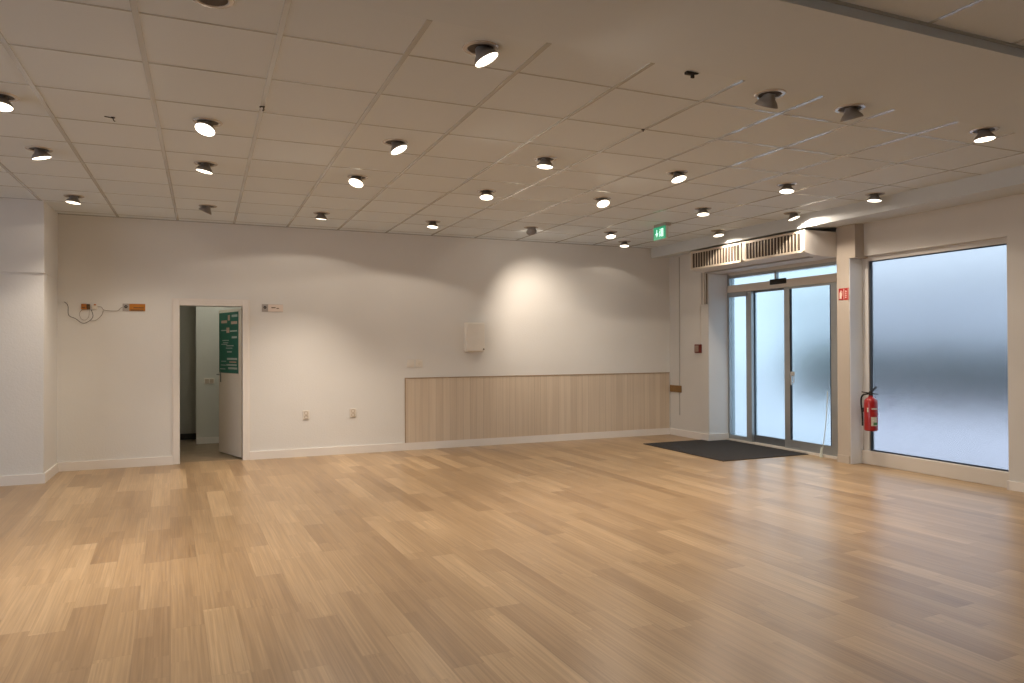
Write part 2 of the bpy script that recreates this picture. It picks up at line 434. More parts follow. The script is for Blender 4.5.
struct(MB().prism([(XB, ZB), (XW + 0.05, ZB + 0.052), (XW + 0.05, 3.0), (XB, 3.0)], 'y', Y0, YB + 0.05).build('beam_right', M_BEAM))

# baseboards
def base_run(mb, x0, x1, y0, y1, h=0.10):
    mb.box(x0, x1, y0, y1, 0, h - 0.008); return mb
BH = 0.10
b = MB(); b.box(XL + 0.016, -0.335, YB - 0.016, YB, 0, BH); b.box(0.515, XS, YB - 0.016, YB, 0, BH)
struct(b.build('baseboard_back', M_BASE))
b = MB(); b.box(X0, XL + 0.016, YL - 0.016, YL, 0, BH); b.box(XL, XL + 0.016, YL, YB - 0.016, 0, BH)
struct(b.build('baseboard_left', M_BASE))
b = MB(); b.box(XS - 0.016, XS, YS - 0.016, YB - 0.016, 0, BH); b.box(XS, XD - 0.01, YS - 0.016, YS, 0, BH)
struct(b.build('baseboard_entrance', M_BASE))
b = MB(); b.box(XW - 0.018, XW, Y0, 4.49, 0, 0.085); b.box(XW - 0.018, XW + 0.05, 4.485, 4.50, 0, 0.085)
struct(b.build('baseboard_right', M_BASE))
struct(MB().box(XP - 0.012, XP, 6.205, 6.375, 0, 0.09).build('baseboard_pillar', M_PILLAR))

# ------------------------------------------------------------------ interior doorway (door_1)
d1 = MB()
FW = 0.074
d1.box(DX0 - FW, DX0, YB - 0.018, YB + 0.13, 0, DZ + FW, bevel=0.004)
d1.box(DX1, DX1 + FW, YB - 0.018, YB + 0.13, 0, DZ + FW, bevel=0.004)
d1.box(DX0, DX1, YB - 0.018, YB + 0.13, DZ, DZ + FW, bevel=0.004)
d1.box(DX0 - FW - 0.012, DX0 - FW, YB - 0.010, YB, 0, DZ + FW + 0.012)
d1.box(DX1 + FW, DX1 + FW + 0.012, YB - 0.010, YB, 0, DZ + FW + 0.012)
d1.box(DX0 - FW - 0.012, DX1 + FW + 0.012, YB - 0.010, YB, DZ + FW, DZ + FW + 0.012)
door1 = struct(d1.build('door_1', M_TRIM), 'cream doorway with frame in the back wall, its door standing open into the hall')
# leaf, swung into the hall
hx, hy = 0.432, YB + 0.135
ex, ey = 0.185, 10.33
dirv = Vector((ex - hx, ey - hy, 0)); LL = dirv.length; dirv.normalize(); nrm = Vector((dirv.y, -dirv.x, 0))   # nrm faces +x side
if nrm.x > 0: nrm = -nrm                                                                                       # towards the opening
lf = MB()
a0 = Vector((hx, hy, 0)); 
def leafbox(mb, s0, s1, z0, z1, t0, t1):
    ps = []
    for z in (z0, z1):
        for t in (t0, t1):
            for s in (s0, s1):
                p = a0 + dirv * s + nrm * t; ps.append((p.x, p.y, z))
    v = [mb.bm.verts.new(p) for p in ps]
    for q in ((0, 2, 3, 1), (4, 5, 7, 6), (0, 1, 5, 4), (1, 3, 7, 5), (3, 2, 6, 7), (2, 0, 4, 6)):
        mb.bm.faces.new([v[i] for i in q])
leafbox(lf, 0, LL, 0.012, DZ - 0.012, -0.04, 0.0)
leaf = lf.build('door_leaf', M_LEAF, door1)
hn = MB()
leafbox(hn, LL - 0.085, LL - 0.05, 0.93, 1.08, 0.0, 0.006)
p = a0 + dirv * (LL - 0.068) + nrm * 0.006 + Vector((0, 0, 1.03))
hn.tube([p, p + nrm * 0.045], 0.008, smooth=False); hn.tube([p + nrm * 0.045, p + nrm * 0.045 - dirv * 0.10], 0.008, smooth=False)
hn.build('door_handle', M_CHROME, leaf)
# poster on the leaf: a thing of its own
pc = a0 + dirv * (LL * 0.54)
post = thing('notice_poster', (pc.x, pc.y, 1.05), 'green notice poster with pale text blocks on the open inner door', 'poster')
pb = MB(); leafbox(pb, 0.06, LL - 0.02, 1.03, 1.855, 0.001, 0.004); pb.build('backing', M_LEAF, post)
pb = MB(); leafbox(pb, 0.085, LL - 0.03, 1.055, 1.835, 0.004, 0.006); pb.build('sheet', M_GREEN, post)
random.seed(3)
for (s0, s1, z0, z1) in ((0.11, 0.30, 1.770, 1.80), (0.12, 0.36, 1.585, 1.600), (0.13, 0.30, 1.50, 1.525), (0.40, 0.62, 1.470, 1.480), (0.42, 0.60, 1.44, 1.45),
                         (0.24, 0.48, 1.40, 1.412), (0.28, 0.50, 1.37, 1.38), (0.30, 0.46, 1.32, 1.335), (0.45, 0.66, 1.42, 1.43), (0.45, 0.66, 1.60, 1.612),
                         (0.12, 0.46, 1.225, 1.25), (0.14, 0.48, 1.15, 1.17), (0.12, 0.42, 1.105, 1.13), (0.50, 0.66, 1.20, 1.21), (0.50, 0.68, 1.15, 1.16), (0.52, 0.70, 1.10, 1.112)):
    pb = MB(); leafbox(pb, s0, min(s1, LL - 0.05), z0, z1, 0.006, 0.0068)
    pb.build('text_block', M_PAPER, post)
for (s0, s1, z0, z1) in ((0.36, 0.43, 1.73, 1.80), (0.46, 0.66, 1.70, 1.735), (0.12, 0.32, 1.68, 1.715), (0.38, 0.48, 1.57, 1.64), (0.15, 0.38, 1.19, 1.205)):
    pb = MB(); leafbox(pb, s0, min(s1, LL - 0.05), z0, z1, 0.006, 0.007)
    pb.build('pinned_note', M_PAPER_P, post)

# hall behind the doorway
struct(MB().box(-0.75, 1.7, YB + 0.12, 12.2, -0.15, -0.004).build('floor_hall', M_HALL_FLOOR))
w = MB()
w.box(-0.10, 1.7, 11.36, 12.2, 0, 2.6)
w.box(1.6, 1.75, YB + 0.12, 11.36, 0, 2.6)
struct(w.build('wall_hall', M_HALL))
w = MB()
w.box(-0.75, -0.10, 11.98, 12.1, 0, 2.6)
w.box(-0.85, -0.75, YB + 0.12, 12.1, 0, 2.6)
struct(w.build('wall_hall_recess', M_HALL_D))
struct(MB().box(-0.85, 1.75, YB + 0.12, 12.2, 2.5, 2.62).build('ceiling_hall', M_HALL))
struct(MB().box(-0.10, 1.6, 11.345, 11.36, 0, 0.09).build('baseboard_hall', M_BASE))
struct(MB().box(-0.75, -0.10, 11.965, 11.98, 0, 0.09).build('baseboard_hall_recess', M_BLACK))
sw = thing('light_switch', (0.075, 11.36, 0.86), 'small double switch plate on the hall wall seen through the inner doorway', 'switch')
MB().box(0.005, 0.145, 11.350, 11.36, 0.86, 0.945, bevel=0.003).build('plate', M_IVORY, sw)
MB().box(0.018, 0.070, 11.344, 11.351, 0.875, 0.93, bevel=0.002).build('rocker', M_SOCK, sw)
MB().box(0.080, 0.132, 11.344, 11.351, 0.875, 0.93, bevel=0.002).build('rocker', M_SOCK, sw)

# ------------------------------------------------------------------ shop window (window_1)
ZT, ZK = 2.352, 0.165
wf = MB()
wf.box(XW + 0.06, XW + 0.14, 6.105, 6.20, 0.0, 2.41)             # left jamb
wf.box(XW + 0.06, XW + 0.14, 4.49, 6.105, ZT, 2.41)              # head
wf.box(XW + 0.06, XW + 0.14, 4.49, 4.53, 0, ZT)                  # right jamb (behind the pier)
win = struct(wf.build('window_1', M_ALU_W), 'large frosted shop window right of the entrance')
MB().box(XW + 0.035, XW + 0.16, 4.49, 6.195, 0.0, 0.155, bevel=0.006).build('window_base', M_KICK, win)
s = MB()
s.box(XW + 0.075, XW + 0.095, 6.080, 6.105, 0.155, ZT)
s.box(XW + 0.075, XW + 0.095, 4.53, 6.080, ZT - 0.012, ZT)
s.box(XW + 0.075, XW + 0.095, 4.53, 6.080, 0.155, 0.170)
s.build('glazing_seal', M_SEAL, win)
MB().box(XW + 0.098, XW + 0.106, 4.51, 6.11, 0.150, ZT + 0.02).build('window_pane', M_FROST, win)

# ------------------------------------------------------------------ sliding entrance door (door_2)
XF = XD
fr = MB()
fr.box(XF - 0.01, XF + 0.09, YS - 0.04, YS, 0, 2.42)                 # left jamb
fr.box(XF - 0.01, XF + 0.06, YS - 0.04, 8.10, 2.085, 2.16)          # sidelight head
fr.box(XF + 0.0, XF + 0.09, 6.50, YS - 0.04, 2.362, 2.42)           # top rail of the transom
fr.box(XF - 0.01, XF + 0.09, 6.376, 6.50, 0, 2.42)                   # right jamb
fr.box(XF - 0.01, XF + 0.09, 8.03, 8.135, 0, 2.16)                   # post between sidelight and leaf
fr.box(XF - 0.01, XF + 0.06, 8.13, YS - 0.04, 0.03, 0.085)          # sidelight bottom rail
fr.box(XF + 0.0, XF + 0.05, 7.555, 7.585, 2.25, 2.42)               # transom mullion
ent = struct(fr.build('door_2', M_ALU), 'glazed automatic sliding entrance door with sidelight and transom')
MB().box(XF - 0.045, XF + 0.10, 6.51, YS - 0.04, 2.15, 2.252, bevel=0.004).build('door_operator_cover', M_KICK, ent)
MB().box(XF - 0.06, XF - 0.045, 7.318, 7.612, 2.196, 2.268, bevel=0.006).build('door_sensor', M_BLACK, ent)
MB().box(XF - 0.05, XF + 0.10, 6.51, YS - 0.04, 0, 0.028).build('threshold', M_KICK, ent)
MB().box(XF + 0.03, XF + 0.038, 8.13, 8.49, 0.085, 2.085).build('sidelight_pane', M_DOORGLASS, ent)
MB().box(XF + 0.03, XF + 0.038, 6.52, YS - 0.04, 2.252, 2.365).build('transom_pane', M_DOORGLASS, ent)
def leaf_door(name, xo, y0, y1, stiles, zb, rail_m):
    f = MB()
    f.box(xo, xo + 0.035, y0, y0 + stiles[0], 0.03, 2.15)
    f.box(xo, xo + 0.035, y1 - stiles[1], y1, 0.03, 2.15)
    lf = f.build(name, M_ALU, ent)
    r = MB()
    r.box(xo, xo + 0.035, y0 + stiles[0], y1 - stiles[1], 0.03, zb)
    r.box(xo, xo + 0.035, y0 + stiles[0], y1 - stiles[1], 2.122, 2.15)
    r.build('door_rail', rail_m, lf)
    q = MB()
    q.box(xo + 0.004, xo + 0.030, y0 + stiles[0], y0 + stiles[0] + 0.018, zb, 2.122)
    q.box(xo + 0.004, xo + 0.030, y1 - stiles[1] - 0.018, y1 - stiles[1], zb, 2.122)
    q.build('glazing_seal', M_SEAL, lf)
    MB().box(xo + 0.014, xo + 0.022, y0 + stiles[0], y1 - stiles[1], zb, 2.122).build('door_pane', M_DOORGLASS, lf)
    return lf
leaf_door('sliding_leaf', XF + 0.035, 7.385, 8.065, (0.050, 0.022), 0.128, M_ALU_D)
lf2 = leaf_door('sliding_leaf', XF - 0.012, 6.525, 7.40, (0.10, 0.095), 0.145, M_ALU)
h = MB()
h.box(XF - 0.030, XF - 0.012, 7.20, 7.285, 0.985, 1.04, bevel=0.004)
h.box(XF - 0.026, XF - 0.012, 7.262, 7.285, 0.86, 0.99, bevel=0.003)
h.tube([(XF - 0.045, 7.20, 0.99), (XF - 0.045, 7.20, 0.89)], 0.008, smooth=False)
h.tube([(XF - 0.020, 7.27, 0.985), (XF - 0.045, 7.20, 0.985)], 0.008, smooth=False)
h.tube([(XF - 0.020, 7.27, 0.895), (XF - 0.045, 7.20, 0.895)], 0.008, smooth=False)
h.build('door_handle', M_CHROME, lf2)

# ================================================================== THINGS ON THE BACK WALL
# wainscot
wz0, wz1 = 0.10, 0.955
wp = thing('wainscot_panel', (4.57, YB, wz0), 'pale oak grooved wainscot panel along the right half of the back wall', 'wall panel')
MB().box(2.485, XS - 0.022, YB - 0.014, YB - 0.0015, wz0 + 0.0005, wz1).build('panel_board', M_PANEL, wp)
MB().box(2.472, XS - 0.018, YB - 0.020, YB - 0.0015, wz1, wz1 + 0.014).build('top_trim', M_OAK_T, wp)
MB().box(2.472, 2.485, YB - 0.018, YB - 0.0015, wz0 + 0.0005, wz1).build('edge_trim', M_OAK_T, wp)

# white wall cabinet
wc = thing('wall_cabinet', (3.45, YB, 1.31), 'white box cabinet fixed to the back wall above the wainscot', 'wall cabinet')
MB().box(3.312, 3.588, YB - 0.085, YB, 1.312, 1.715, bevel=0.012).build('cabinet_body', M_WHITE_PL, wc)
MB().box(3.322, 3.580, YB - 0.108, YB - 0.085, 1.322, 1.705, bevel=0.008).build('cabinet_door', M_WHITE_PL, wc)
MB().lathe([(0.0, 0.0), (0.011, 0.0), (0.011, 0.012), (0.0, 0.012)], (3.560, YB - 0.107, 1.345), (0, -1, 0), n=16).build('lock', M_BROWN, wc)

def switch(x, z, label, kind):
    t = thing('light_switch', (x, YB, z - 0.055), label, 'switch', 'switch plates above the wainscot')
    MB().box(x - 0.047, x + 0.047, YB - 0.010, YB, z - 0.052, z + 0.052, bevel=0.004).build('plate', M_WHITE_PL, t)
    if kind == 'rocker':
        MB().box(x - 0.031, x + 0.031, YB - 0.017, YB - 0.009, z - 0.033, z + 0.033, bevel=0.003).build('rocker', M_WHITE_PL, t)
    else:
        MB().lathe([(0.026, 0), (0.026, 0.006), (0.018, 0.008), (0.012, 0.002), (0, 0.002)], (x, YB - 0.009, z + 0.006), (0, -1, 0), n=20).build('dial', M_IVORY, t)
switch(2.553, 1.16, 'white switch plate, left of the pair over the wainscot corner', 'rocker')
switch(2.672, 1.16, 'white switch plate with round insert, right of the pair over the wainscot corner', 'dial')

def socket(x, z, label):
    t = thing('wall_socket', (x, YB, z - 0.05), label, 'socket', 'sockets low on the back wall')
    MB().box(x - 0.042, x + 0.042, YB - 0.011, YB, z - 0.058, z + 0.055, bevel=0.004).build('plate', M_IVORY, t)
    for dz in (0.022, -0.028):
        MB().lathe([(0.024, 0.0), (0.024, 0.004), (0.019, 0.005), (0.017, -0.004), (0.0, -0.004)], (x, YB - 0.010, z + dz), (0, -1, 0), n=18).build('outlet', M_SOCK, t)
socket(1.193, 0.527, 'double wall socket low on the back wall, nearer the inner doorway')
socket(1.783, 0.530, 'double wall socket low on the back wall, nearer the wainscot')

# two small sign plates
def small_sign(x0, x1, z0, z1, label, m_right, m_line, group):
    t = thing('wall_sign', ((x0 + x1) / 2, YB, z0), label, 'sign', group)
    xm = x0 + (x1 - x0) * 0.26
    MB().box(x0, x1, YB - 0.008, YB, z0, z1).build('sign_plate', M_GREY_SIGN, t)
    MB().box(xm + 0.008, x1, YB - 0.0105, YB - 0.008, z0 + 0.004, z1 - 0.002).build('sign_panel', m_right, t)
    cx, cz = (x0 + xm) / 2 + 0.004, (z0 + z1) / 2 + 0.008
    s_ = MB(); s_.lathe([(0.006, 0), (0.017, 0), (0.017, 0.002), (0.006, 0.002), (0.006, 0)], (cx, YB - 0.008, cz), (0, -1, 0), n=18)
    s_.build('symbol', M_BLACK, t)
    q = MB()
    for a, bb in m_line: q.box(xm + a[0] * (x1 - xm), xm + a[1] * (x1 - xm), YB - 0.0118, YB - 0.0105, z0 + bb[0] * (z1 - z0), z0 + bb[1] * (z1 - z0))
    q.build('sign_lettering', M_BROWN, t)
small_sign(-0.862, -0.628, 1.808, 1.896, 'small orange and grey sign left of the inner doorway', M_ORANGE, [((0.30, 0.92), (0.42, 0.52)), ((0.12, 0.9), (0.10, 0.22))], None)
small_sign(0.664, 0.915, 1.824, 1.918, 'small pale and grey sign right of the inner doorway', M_SIGN_WHITE, [((0.25, 0.52), (0.50, 0.62)), ((0.58, 0.74), (0.42, 0.52))], None)

# junction box, plug and loose wires near the left corner
jb = thing('junction_box', (-1.232, YB, 1.82), 'orange and brown junction box on the back wall near the left corner', 'junction box')
MB().box(-1.275, -1.222, YB - 0.035, YB, 1.822, 1.884, bevel=0.005).build('box_body', M_ORANGE_D, jb)
MB().box(-1.220, -1.188, YB - 0.033, YB, 1.824, 1.882, bevel=0.004).build('box_cover', M_BROWN, jb)
MB().box(-1.263, -1.234, YB - 0.0365, YB - 0.034, 1.836, 1.846).build('box_label', M_BROWN, jb)
pj = thing('cable_plug', (-1.145, YB, 1.82), 'small pale plug block right beside the orange junction box', 'plug')
MB().box(-1.168, -1.115, YB - 0.024, YB, 1.826, 1.876, bevel=0.005).build('plug_body', M_IVORY, pj)
MB().box(-1.150, -1.128, YB - 0.026, YB - 0.02, 1.868, 1.884).build('plug_clip', M_ORANGE_D, pj)
tr = MB(); tr.box(-1.50, -1.40, YB - 0.014, YB, 1.895, 1.915)
tag(centre(tr.build('wall_mounted_trunking', M_WALL)), 'short painted cable trunking at the left corner of the back wall', 'trunking')
yb = YB - 0.018
c1 = MB(); c1.tube([(-1.44, yb, 1.905), (-1.405, yb, 1.86), (-1.398, yb, 1.755), (-1.33, yb, 1.715), (-1.27, yb, 1.668), (-1.225, yb, 1.672), (-1.17, yb - 0.01, 1.715), (-1.158, yb - 0.01, 1.76), (-1.178, yb - 0.005, 1.823)], 0.0030)
tag(centre(c1.build('hanging_wire', M_WIRE, smooth=True)), 'loose dark wire sagging from the left corner to the junction box', 'wire')
c2 = MB(); c2.tube([(-1.262, yb, 1.823), (-1.292, yb - 0.005, 1.775), (-1.275, yb - 0.01, 1.715), (-1.235, yb - 0.016, 1.70), (-1.20, yb - 0.012, 1.74), (-1.195, yb, 1.823)], 0.0028)
tag(centre(c2.build('wire_loop', M_WIRE_G, smooth=True)), 'thin grey wire loop hanging under the orange junction box', 'wire')
c3 = MB(); c3.tube([(-1.115, yb, 1.856), (-1.075, yb, 1.850), (-1.05, yb, 1.818), (-0.98, yb, 1.808), (-0.91, yb, 1.812), (-0.885, yb, 1.838), (-0.864, yb, 1.852)], 0.0035)
tag(centre(c3.build('grey_cable', M_WIRE_G, smooth=True)), 'thin grey cable running from the plug block to the orange sign', 'cable')
c4 = MB(); c4.tube([(-1.055, yb, 1.815), (-1.075, yb - 0.004, 1.755), (-1.13, yb - 0.006, 1.70), (-1.19, yb - 0.02, 1.69)], 0.0032)
tag(centre(c4.build('grey_cable', M_WIRE_G, smooth=True)), 'thin grey cable end drooping below the pale plug block', 'cable')

# ================================================================== RIGHT WALL THINGS
c = MB(); c.tube([(XS - 0.006, 9.20, ZB), (XS - 0.006, 9.205, 1.6), (XS - 0.006, 9.213, 0.32)], 0.006, n=6)
tag(centre(c.build('hanging_cable', M_GREY_SIGN)), 'thin grey cable running down the short wall left of the entrance', 'cable')
dk = thing('wall_mounted_duct', (XS, 8.60, 1.985), 'white cable duct high on the corner beside the entrance', 'cable duct')
MB().box(XS - 0.03, XS, 8.585, 8.665, 1.985, 2.46, bevel=0.004).build('duct_body', M_KICK, dk)
MB().box(XS - 0.036, XS - 0.03, 8.610, 8.640, 1.985, 2.46).build('duct_lid', M_GREY_SIGN, dk)
MB().box(XS - 0.012, XS, 8.54, 8.552, 1.985, 2.46).build('duct_edge', M_BROWN, dk)
cp = thing('wall_mounted_call_point', (XS, 8.735, 1.275), 'dark red fire call point on the wall left of the entrance', 'call point')
MB().box(XS - 0.04, XS, 8.672, 8.800, 1.275, 1.402, bevel=0.006).build('housing', M_CALL, cp)
MB().box(XS - 0.043, XS - 0.039, 8.700, 8.785, 1.292, 1.385).build('face_plate', M_CALL_F, cp)
MB().tube([(XS - 0.008, 8.70, 1.402), (XS - 0.008, 8.70, 1.985)], 0.004, n=6, smooth=False).build('feed_wire', M_KICK, cp)
ws = MB().box(XS - 0.02, XS, 9.165, 9.445, 0.668, 0.772, bevel=0.003)
tag(centre(ws.build('wall_rail_offcut', M_OAK_OFF)), 'short brown wooden bumper strip on the short wall beside the wainscot', 'wooden strip')

# air curtain
ac = thing('air_curtain', (6.70, 7.45, 2.452), 'white air curtain unit with two grilles over the entrance', 'air curtain')
ax0, az0, az1 = 6.405, 2.455, 2.722
prof = [(XD - 0.012, az1), (ax0 + 0.012, az1), (ax0, az1 - 0.012), (ax0, az0 + 0.03), (ax0 + 0.012, az0 + 0.008), (ax0 + 0.04, az0)] + \
       [(ax0 + 0.10, az0 - 0.012), (ax0 + 0.28, az0 - 0.028), (XD - 0.16, az0 - 0.030), (XD - 0.05, az0 - 0.018), (XD - 0.012, az0)]
MB().prism(prof, 'y', 6.505, YS - 0.002).build('housing', M_AC, ac, origin=None)
MB().prism(prof[:], 'y', 6.380, 6.503).build('end_cap', M_AC, ac)
lip = MB(); lip.box(6.60, 6.66, 6.50, 8.45, az0 - 0.034, az0 - 0.024); lip.build('outlet_slot', M_GREY_SIGN, ac)
def grille(y0, y1, n):
    z0, z1 = 2.487, 2.690
    fr_ = MB()
    fr_.box(ax0 - 0.010, ax0 + 0.001, y0 - 0.03, y1 + 0.03, z1, z1 + 0.026)
    fr_.box(ax0 - 0.010, ax0 + 0.001, y0 - 0.03, y1 + 0.03, z0 - 0.026, z0)
    fr_.box(ax0 - 0.010, ax0 + 0.001, y0 - 0.03, y0, z0, z1)
    fr_.box(ax0 - 0.010, ax0 + 0.001, y1, y1 + 0.03, z0, z1)
    gr_ = fr_.build('grille_frame', M_GRILLE, ac)
    MB().box(ax0 - 0.002, ax0 + 0.0005, y0, y1, z0, z1).build('grille_cavity', M_GRILLE_D, gr_)
    sl = MB()
    for i in range(1, n):
        y = y0 + (y1 - y0) * i / n
        sl.box(ax0 - 0.010, ax0 - 0.002, y - 0.0050, y + 0.0050, z0, z1)
    sl.build('grille_slats', M_GRILLE, gr_)
grille(7.475, 8.455, 17)
grille(6.435, 7.345, 17)

# fire extinguisher on the window jamb
EX, EY, EZ = 6.985, 5.985, 0.405
fe = thing('fire_extinguisher', (EX, EY, EZ), 'red fire extinguisher hanging beside the shop window', 'fire extinguisher')
R = 0.072
MB().lathe([(0.0, 0.0), (R - 0.012, 0.0), (R, 0.012), (R, 0.315), (R * 0.93, 0.345), (R * 0.68, 0.368), (0.026, 0.382), (0.026, 0.40), (0.0, 0.40)], (EX, EY, EZ), n=36).build('cylinder', M_RED, fe, smooth=True)
v = MB(); v.lathe([(0.0, 0.395), (0.022, 0.395), (0.022, 0.435), (0.014, 0.45), (0.0, 0.45)], (EX, EY, EZ), n=18)
v.build('valve', M_BLACK, fe, smooth=True)
lv = MB()
lv.bar((EX - 0.02, EY + 0.10, EZ + 0.437), (EX + 0.0, EY - 0.10, EZ + 0.420), 0.020, 0.010)
lv.bar((EX, EY, EZ + 0.435), (EX - 0.01, EY - 0.085, EZ + 0.505), 0.022, 0.010)
lv.build('lever', M_BLACK, fe)
hz = MB(); hz.tube([(EX - 0.01, EY + 0.02, EZ + 0.42), (EX - 0.02, EY + 0.09, EZ + 0.40), (EX - 0.02, EY + 0.115, EZ + 0.33), (EX - 0.02, EY + 0.10, EZ + 0.18), (EX - 0.03, EY + 0.088, EZ + 0.05)], 0.010)
hz.build('hose', M_BLACK, fe, smooth=True)
def band(ang0, ang1, z0, z1, m, name, rr):
    mb = MB(); n = 8
    A = []
    for k in range(n + 1):
        a = ang0 + (ang1 - ang0) * k / n
        A.append([mb.bm.verts.new((EX + q * math.cos(a), EY + q * math.sin(a), z)) for q, z in ((rr, z0), (rr, z1), (rr - 0.004, z1), (rr - 0.004, z0))])
    for a_, b_ in zip(A, A[1:]):
        for i in range(4): mb.bm.faces.new((a_[i], b_[i], b_[(i + 1) % 4], a_[(i + 1) % 4]))
    mb.bm.faces.new(A[0]); mb.bm.faces.new(A[-1][::-1])
    return mb.build(name, m, fe)
DG = math.radians
band(DG(222), DG(278), EZ + 0.06, EZ + 0.16, M_GAUGE, 'label', R + 0.0015)
band(DG(240), DG(282), EZ + 0.07, EZ + 0.10, M_GREEN_PR, 'label_green_field', R + 0.0028)
band(DG(226), DG(280), EZ + 0.245, EZ + 0.262, M_GAUGE, 'label_title', R + 0.0015)
band(DG(228), DG(276), EZ + 0.18, EZ + 0.215, M_SIGN_RED, 'label_red_field', R + 0.0015)
band(DG(188), DG(200), EZ + 0.215, EZ + 0.265, M_GAUGE, 'sticker', R + 0.0015)
MB().box(EX + 0.05, XW + 0.062, EY + 0.01, EY + 0.16, EZ + 0.20, EZ + 0.25).build('wall_bracket', M_BLACK, fe)

# extinguisher sign on the pillar
es = thing('fire_extinguisher_sign', (XP, 6.27, 1.91), 'red and white fire extinguisher sign on the pillar beside the entrance', 'sign')
MB().box(XP - 0.004, XP, 6.200, 6.345, 1.91, 2.046).build('sign_plate', M_SIGN_RED, es)
pg = MB()
xs0, xs1 = XP - 0.0055, XP - 0.004
pg.box(xs0, xs1, 6.302, 6.332, 1.925, 1.995); pg.box(xs0, xs1, 6.308, 6.326, 1.995, 2.010); pg.box(xs0, xs1, 6.300, 6.322, 2.012, 2.020); pg.box(xs0, xs1, 6.292, 6.298, 1.955, 2.016)
pg.build('extinguisher_symbol', M_SIGN_WHITE, es)
pg = MB()
pg.box(xs0, xs1, 6.205, 6.210, 1.915, 2.040); pg.box(xs0, xs1, 6.266, 6.272, 1.915, 2.040)
for i, dz in enumerate((0.0, 0.024, 0.048, 0.072)):
    pg.prism([(6.232 - 0.006 * (i % 2), 1.930 + dz), (6.248, 1.930 + dz), (6.252, 1.944 + dz), (6.236, 1.944 + dz)], 'x', xs0, xs1)
pg.build('flame_symbol', M_SIGN_WHITE, es)

# exit sign under the ceiling
xs = thing('exit_sign', (5.25, 7.53, CE), 'green illuminated exit sign hanging from the ceiling before the entrance', 'exit sign')
MB().box(5.205, 5.285, 7.400, 7.660, CE - 0.036, CE, bevel=0.004).build('housing', M_GREY_SIGN, xs)
MB().box(5.205, 5.250, 7.41, 7.650, CE - 0.190, CE - 0.037, bevel=0.004).build('diffuser_body', M_KICK, xs)
MB().box(5.199, 5.206, 7.405, 7.655, CE - 0.195, CE - 0.040).build('sign_face', M_GREEN_LIT, xs)
ar = MB(); u0, u1 = 5.1965, 5.1995
zc = CE - 0.116; yc = 7.583
ar.box(u0, u1, yc - 0.008, yc + 0.008, zc - 0.005, zc + 0.045)
ar.prism([(yc - 0.034, zc), (yc + 0.034, zc), (yc, zc - 0.048)], 'x', u0, u1)
ar.build('arrow', M_WHITE_LIT, xs)
ar = MB(); yc = 7.495
ar.box(u0, u1, yc - 0.050, yc - 0.008, zc - 0.048, zc + 0.050)           # doorway
ar.build('doorway_symbol', M_WHITE_LIT, xs)
ar = MB()
ar.lathe([(0, 0), (0.010, 0), (0.010, 0.002), (0, 0.002)], (u0, yc + 0.012, zc + 0.040), (-1, 0, 0), n=14)
ar.bar((u0, yc + 0.010, zc + 0.028), (u0, yc + 0.016, zc - 0.004), 0.003, 0.016, up=(1, 0, 0))
ar.bar((u0, yc + 0.016, zc - 0.004), (u0, yc + 0.030, zc - 0.046), 0.003, 0.011, up=(1, 0, 0))
ar.bar((u0, yc + 0.016, zc - 0.004), (u0, yc - 0.002, zc - 0.044), 0.003, 0.011, up=(1, 0, 0))
ar.bar((u0, yc + 0.012, zc + 0.024), (u0, yc + 0.034, zc + 0.006), 0.003, 0.009, up=(1, 0, 0))
ar.build('running_figure', M_WHITE_LIT, xs)

# entrance mat
tag(centre(MB().prism([(5.69, 6.955), (XD - 0.055, 6.955), (XD - 0.055, 8.505), (XS - 0.022, 8.505), (XS - 0.022, 8.66), (5.69, 8.66)], 'z', 0.0, 0.009).build('entrance_mat', M_MAT)), 'charcoal entrance mat on the floor before the sliding door', 'mat')
# pale rod by the pillar
rd = thing('thin_rod', (7.0, 6.715, 0.0), 'thin pale rod standing before the sliding door next to the pillar', 'rod')
MB().tube([(7.005, 6.722, 0.02), (7.008, 6.66, 0.40), (7.020, 6.635, 0.82)], 0.0045, n=8).build('rod', M_PALE_ROD, rd, smooth=True)
MB().lathe([(0, 0), (0.020, 0), (0.016, 0.05), (0.008, 0.12), (0, 0.12)], (7.0, 6.722, 0.0), n=14).build('foot', M_PALE_ROD, rd, smooth=True)

# small bits on the ceiling
hb = thing('ceiling_bracket', (2.482, 3.293, CE), 'small black bracket on the smooth ceiling strip', 'bracket')
m_ = MB(); m_.box(2.452, 2.500, 3.280, 3.305, CE - 0.016, CE - 0.001, bevel=0.003); m_.prism([(2.500, CE - 0.014), (2.535, CE - 0.006), (2.535, CE - 0.001), (2.500, CE - 0.001)], 'y', 3.285, 3.300)
m_.build('bracket_plate', M_BLACK, hb)
MB().box(2.482, 2.502, 3.278, 3.290, CE - 0.036, CE - 0.014, bevel=0.002).build('bracket_stub', M_BLACK, hb)
def hook(x, y, pts, label, r=0.0045):
    m_ = MB(); m_.tube([(x + a, y + b_, CE + c_) for a, b_, c_ in pts], r, n=6)
    m_.lathe([(0, 0), (0.013, 0), (0.013, 0.004), (0, 0.004)], (x, y, CE - 0.006), n=12)
    tag(centre(m_.build('ceiling_hook', M_WIRE)), label, 'hook', 'small hooks on the ceiling')
hook(-0.546, 5.385, [(-0.05, 0.0, -0.002), (-0.015, 0, -0.006), (0, 0, -0.010), (0.004, -0.004, -0.024), (0.014, -0.004, -0.028)], 'small dark wire hook on the ceiling, leftmost of the three', 0.003)
hook(0.344, 4.784, [(-0.020, 0, -0.010), (0, 0, -0.002), (0.004, 0, -0.012), (0.005, -0.004, -0.026), (-0.003, -0.006, -0.030)], 'small black hook on a ceiling bar, middle one of the three')
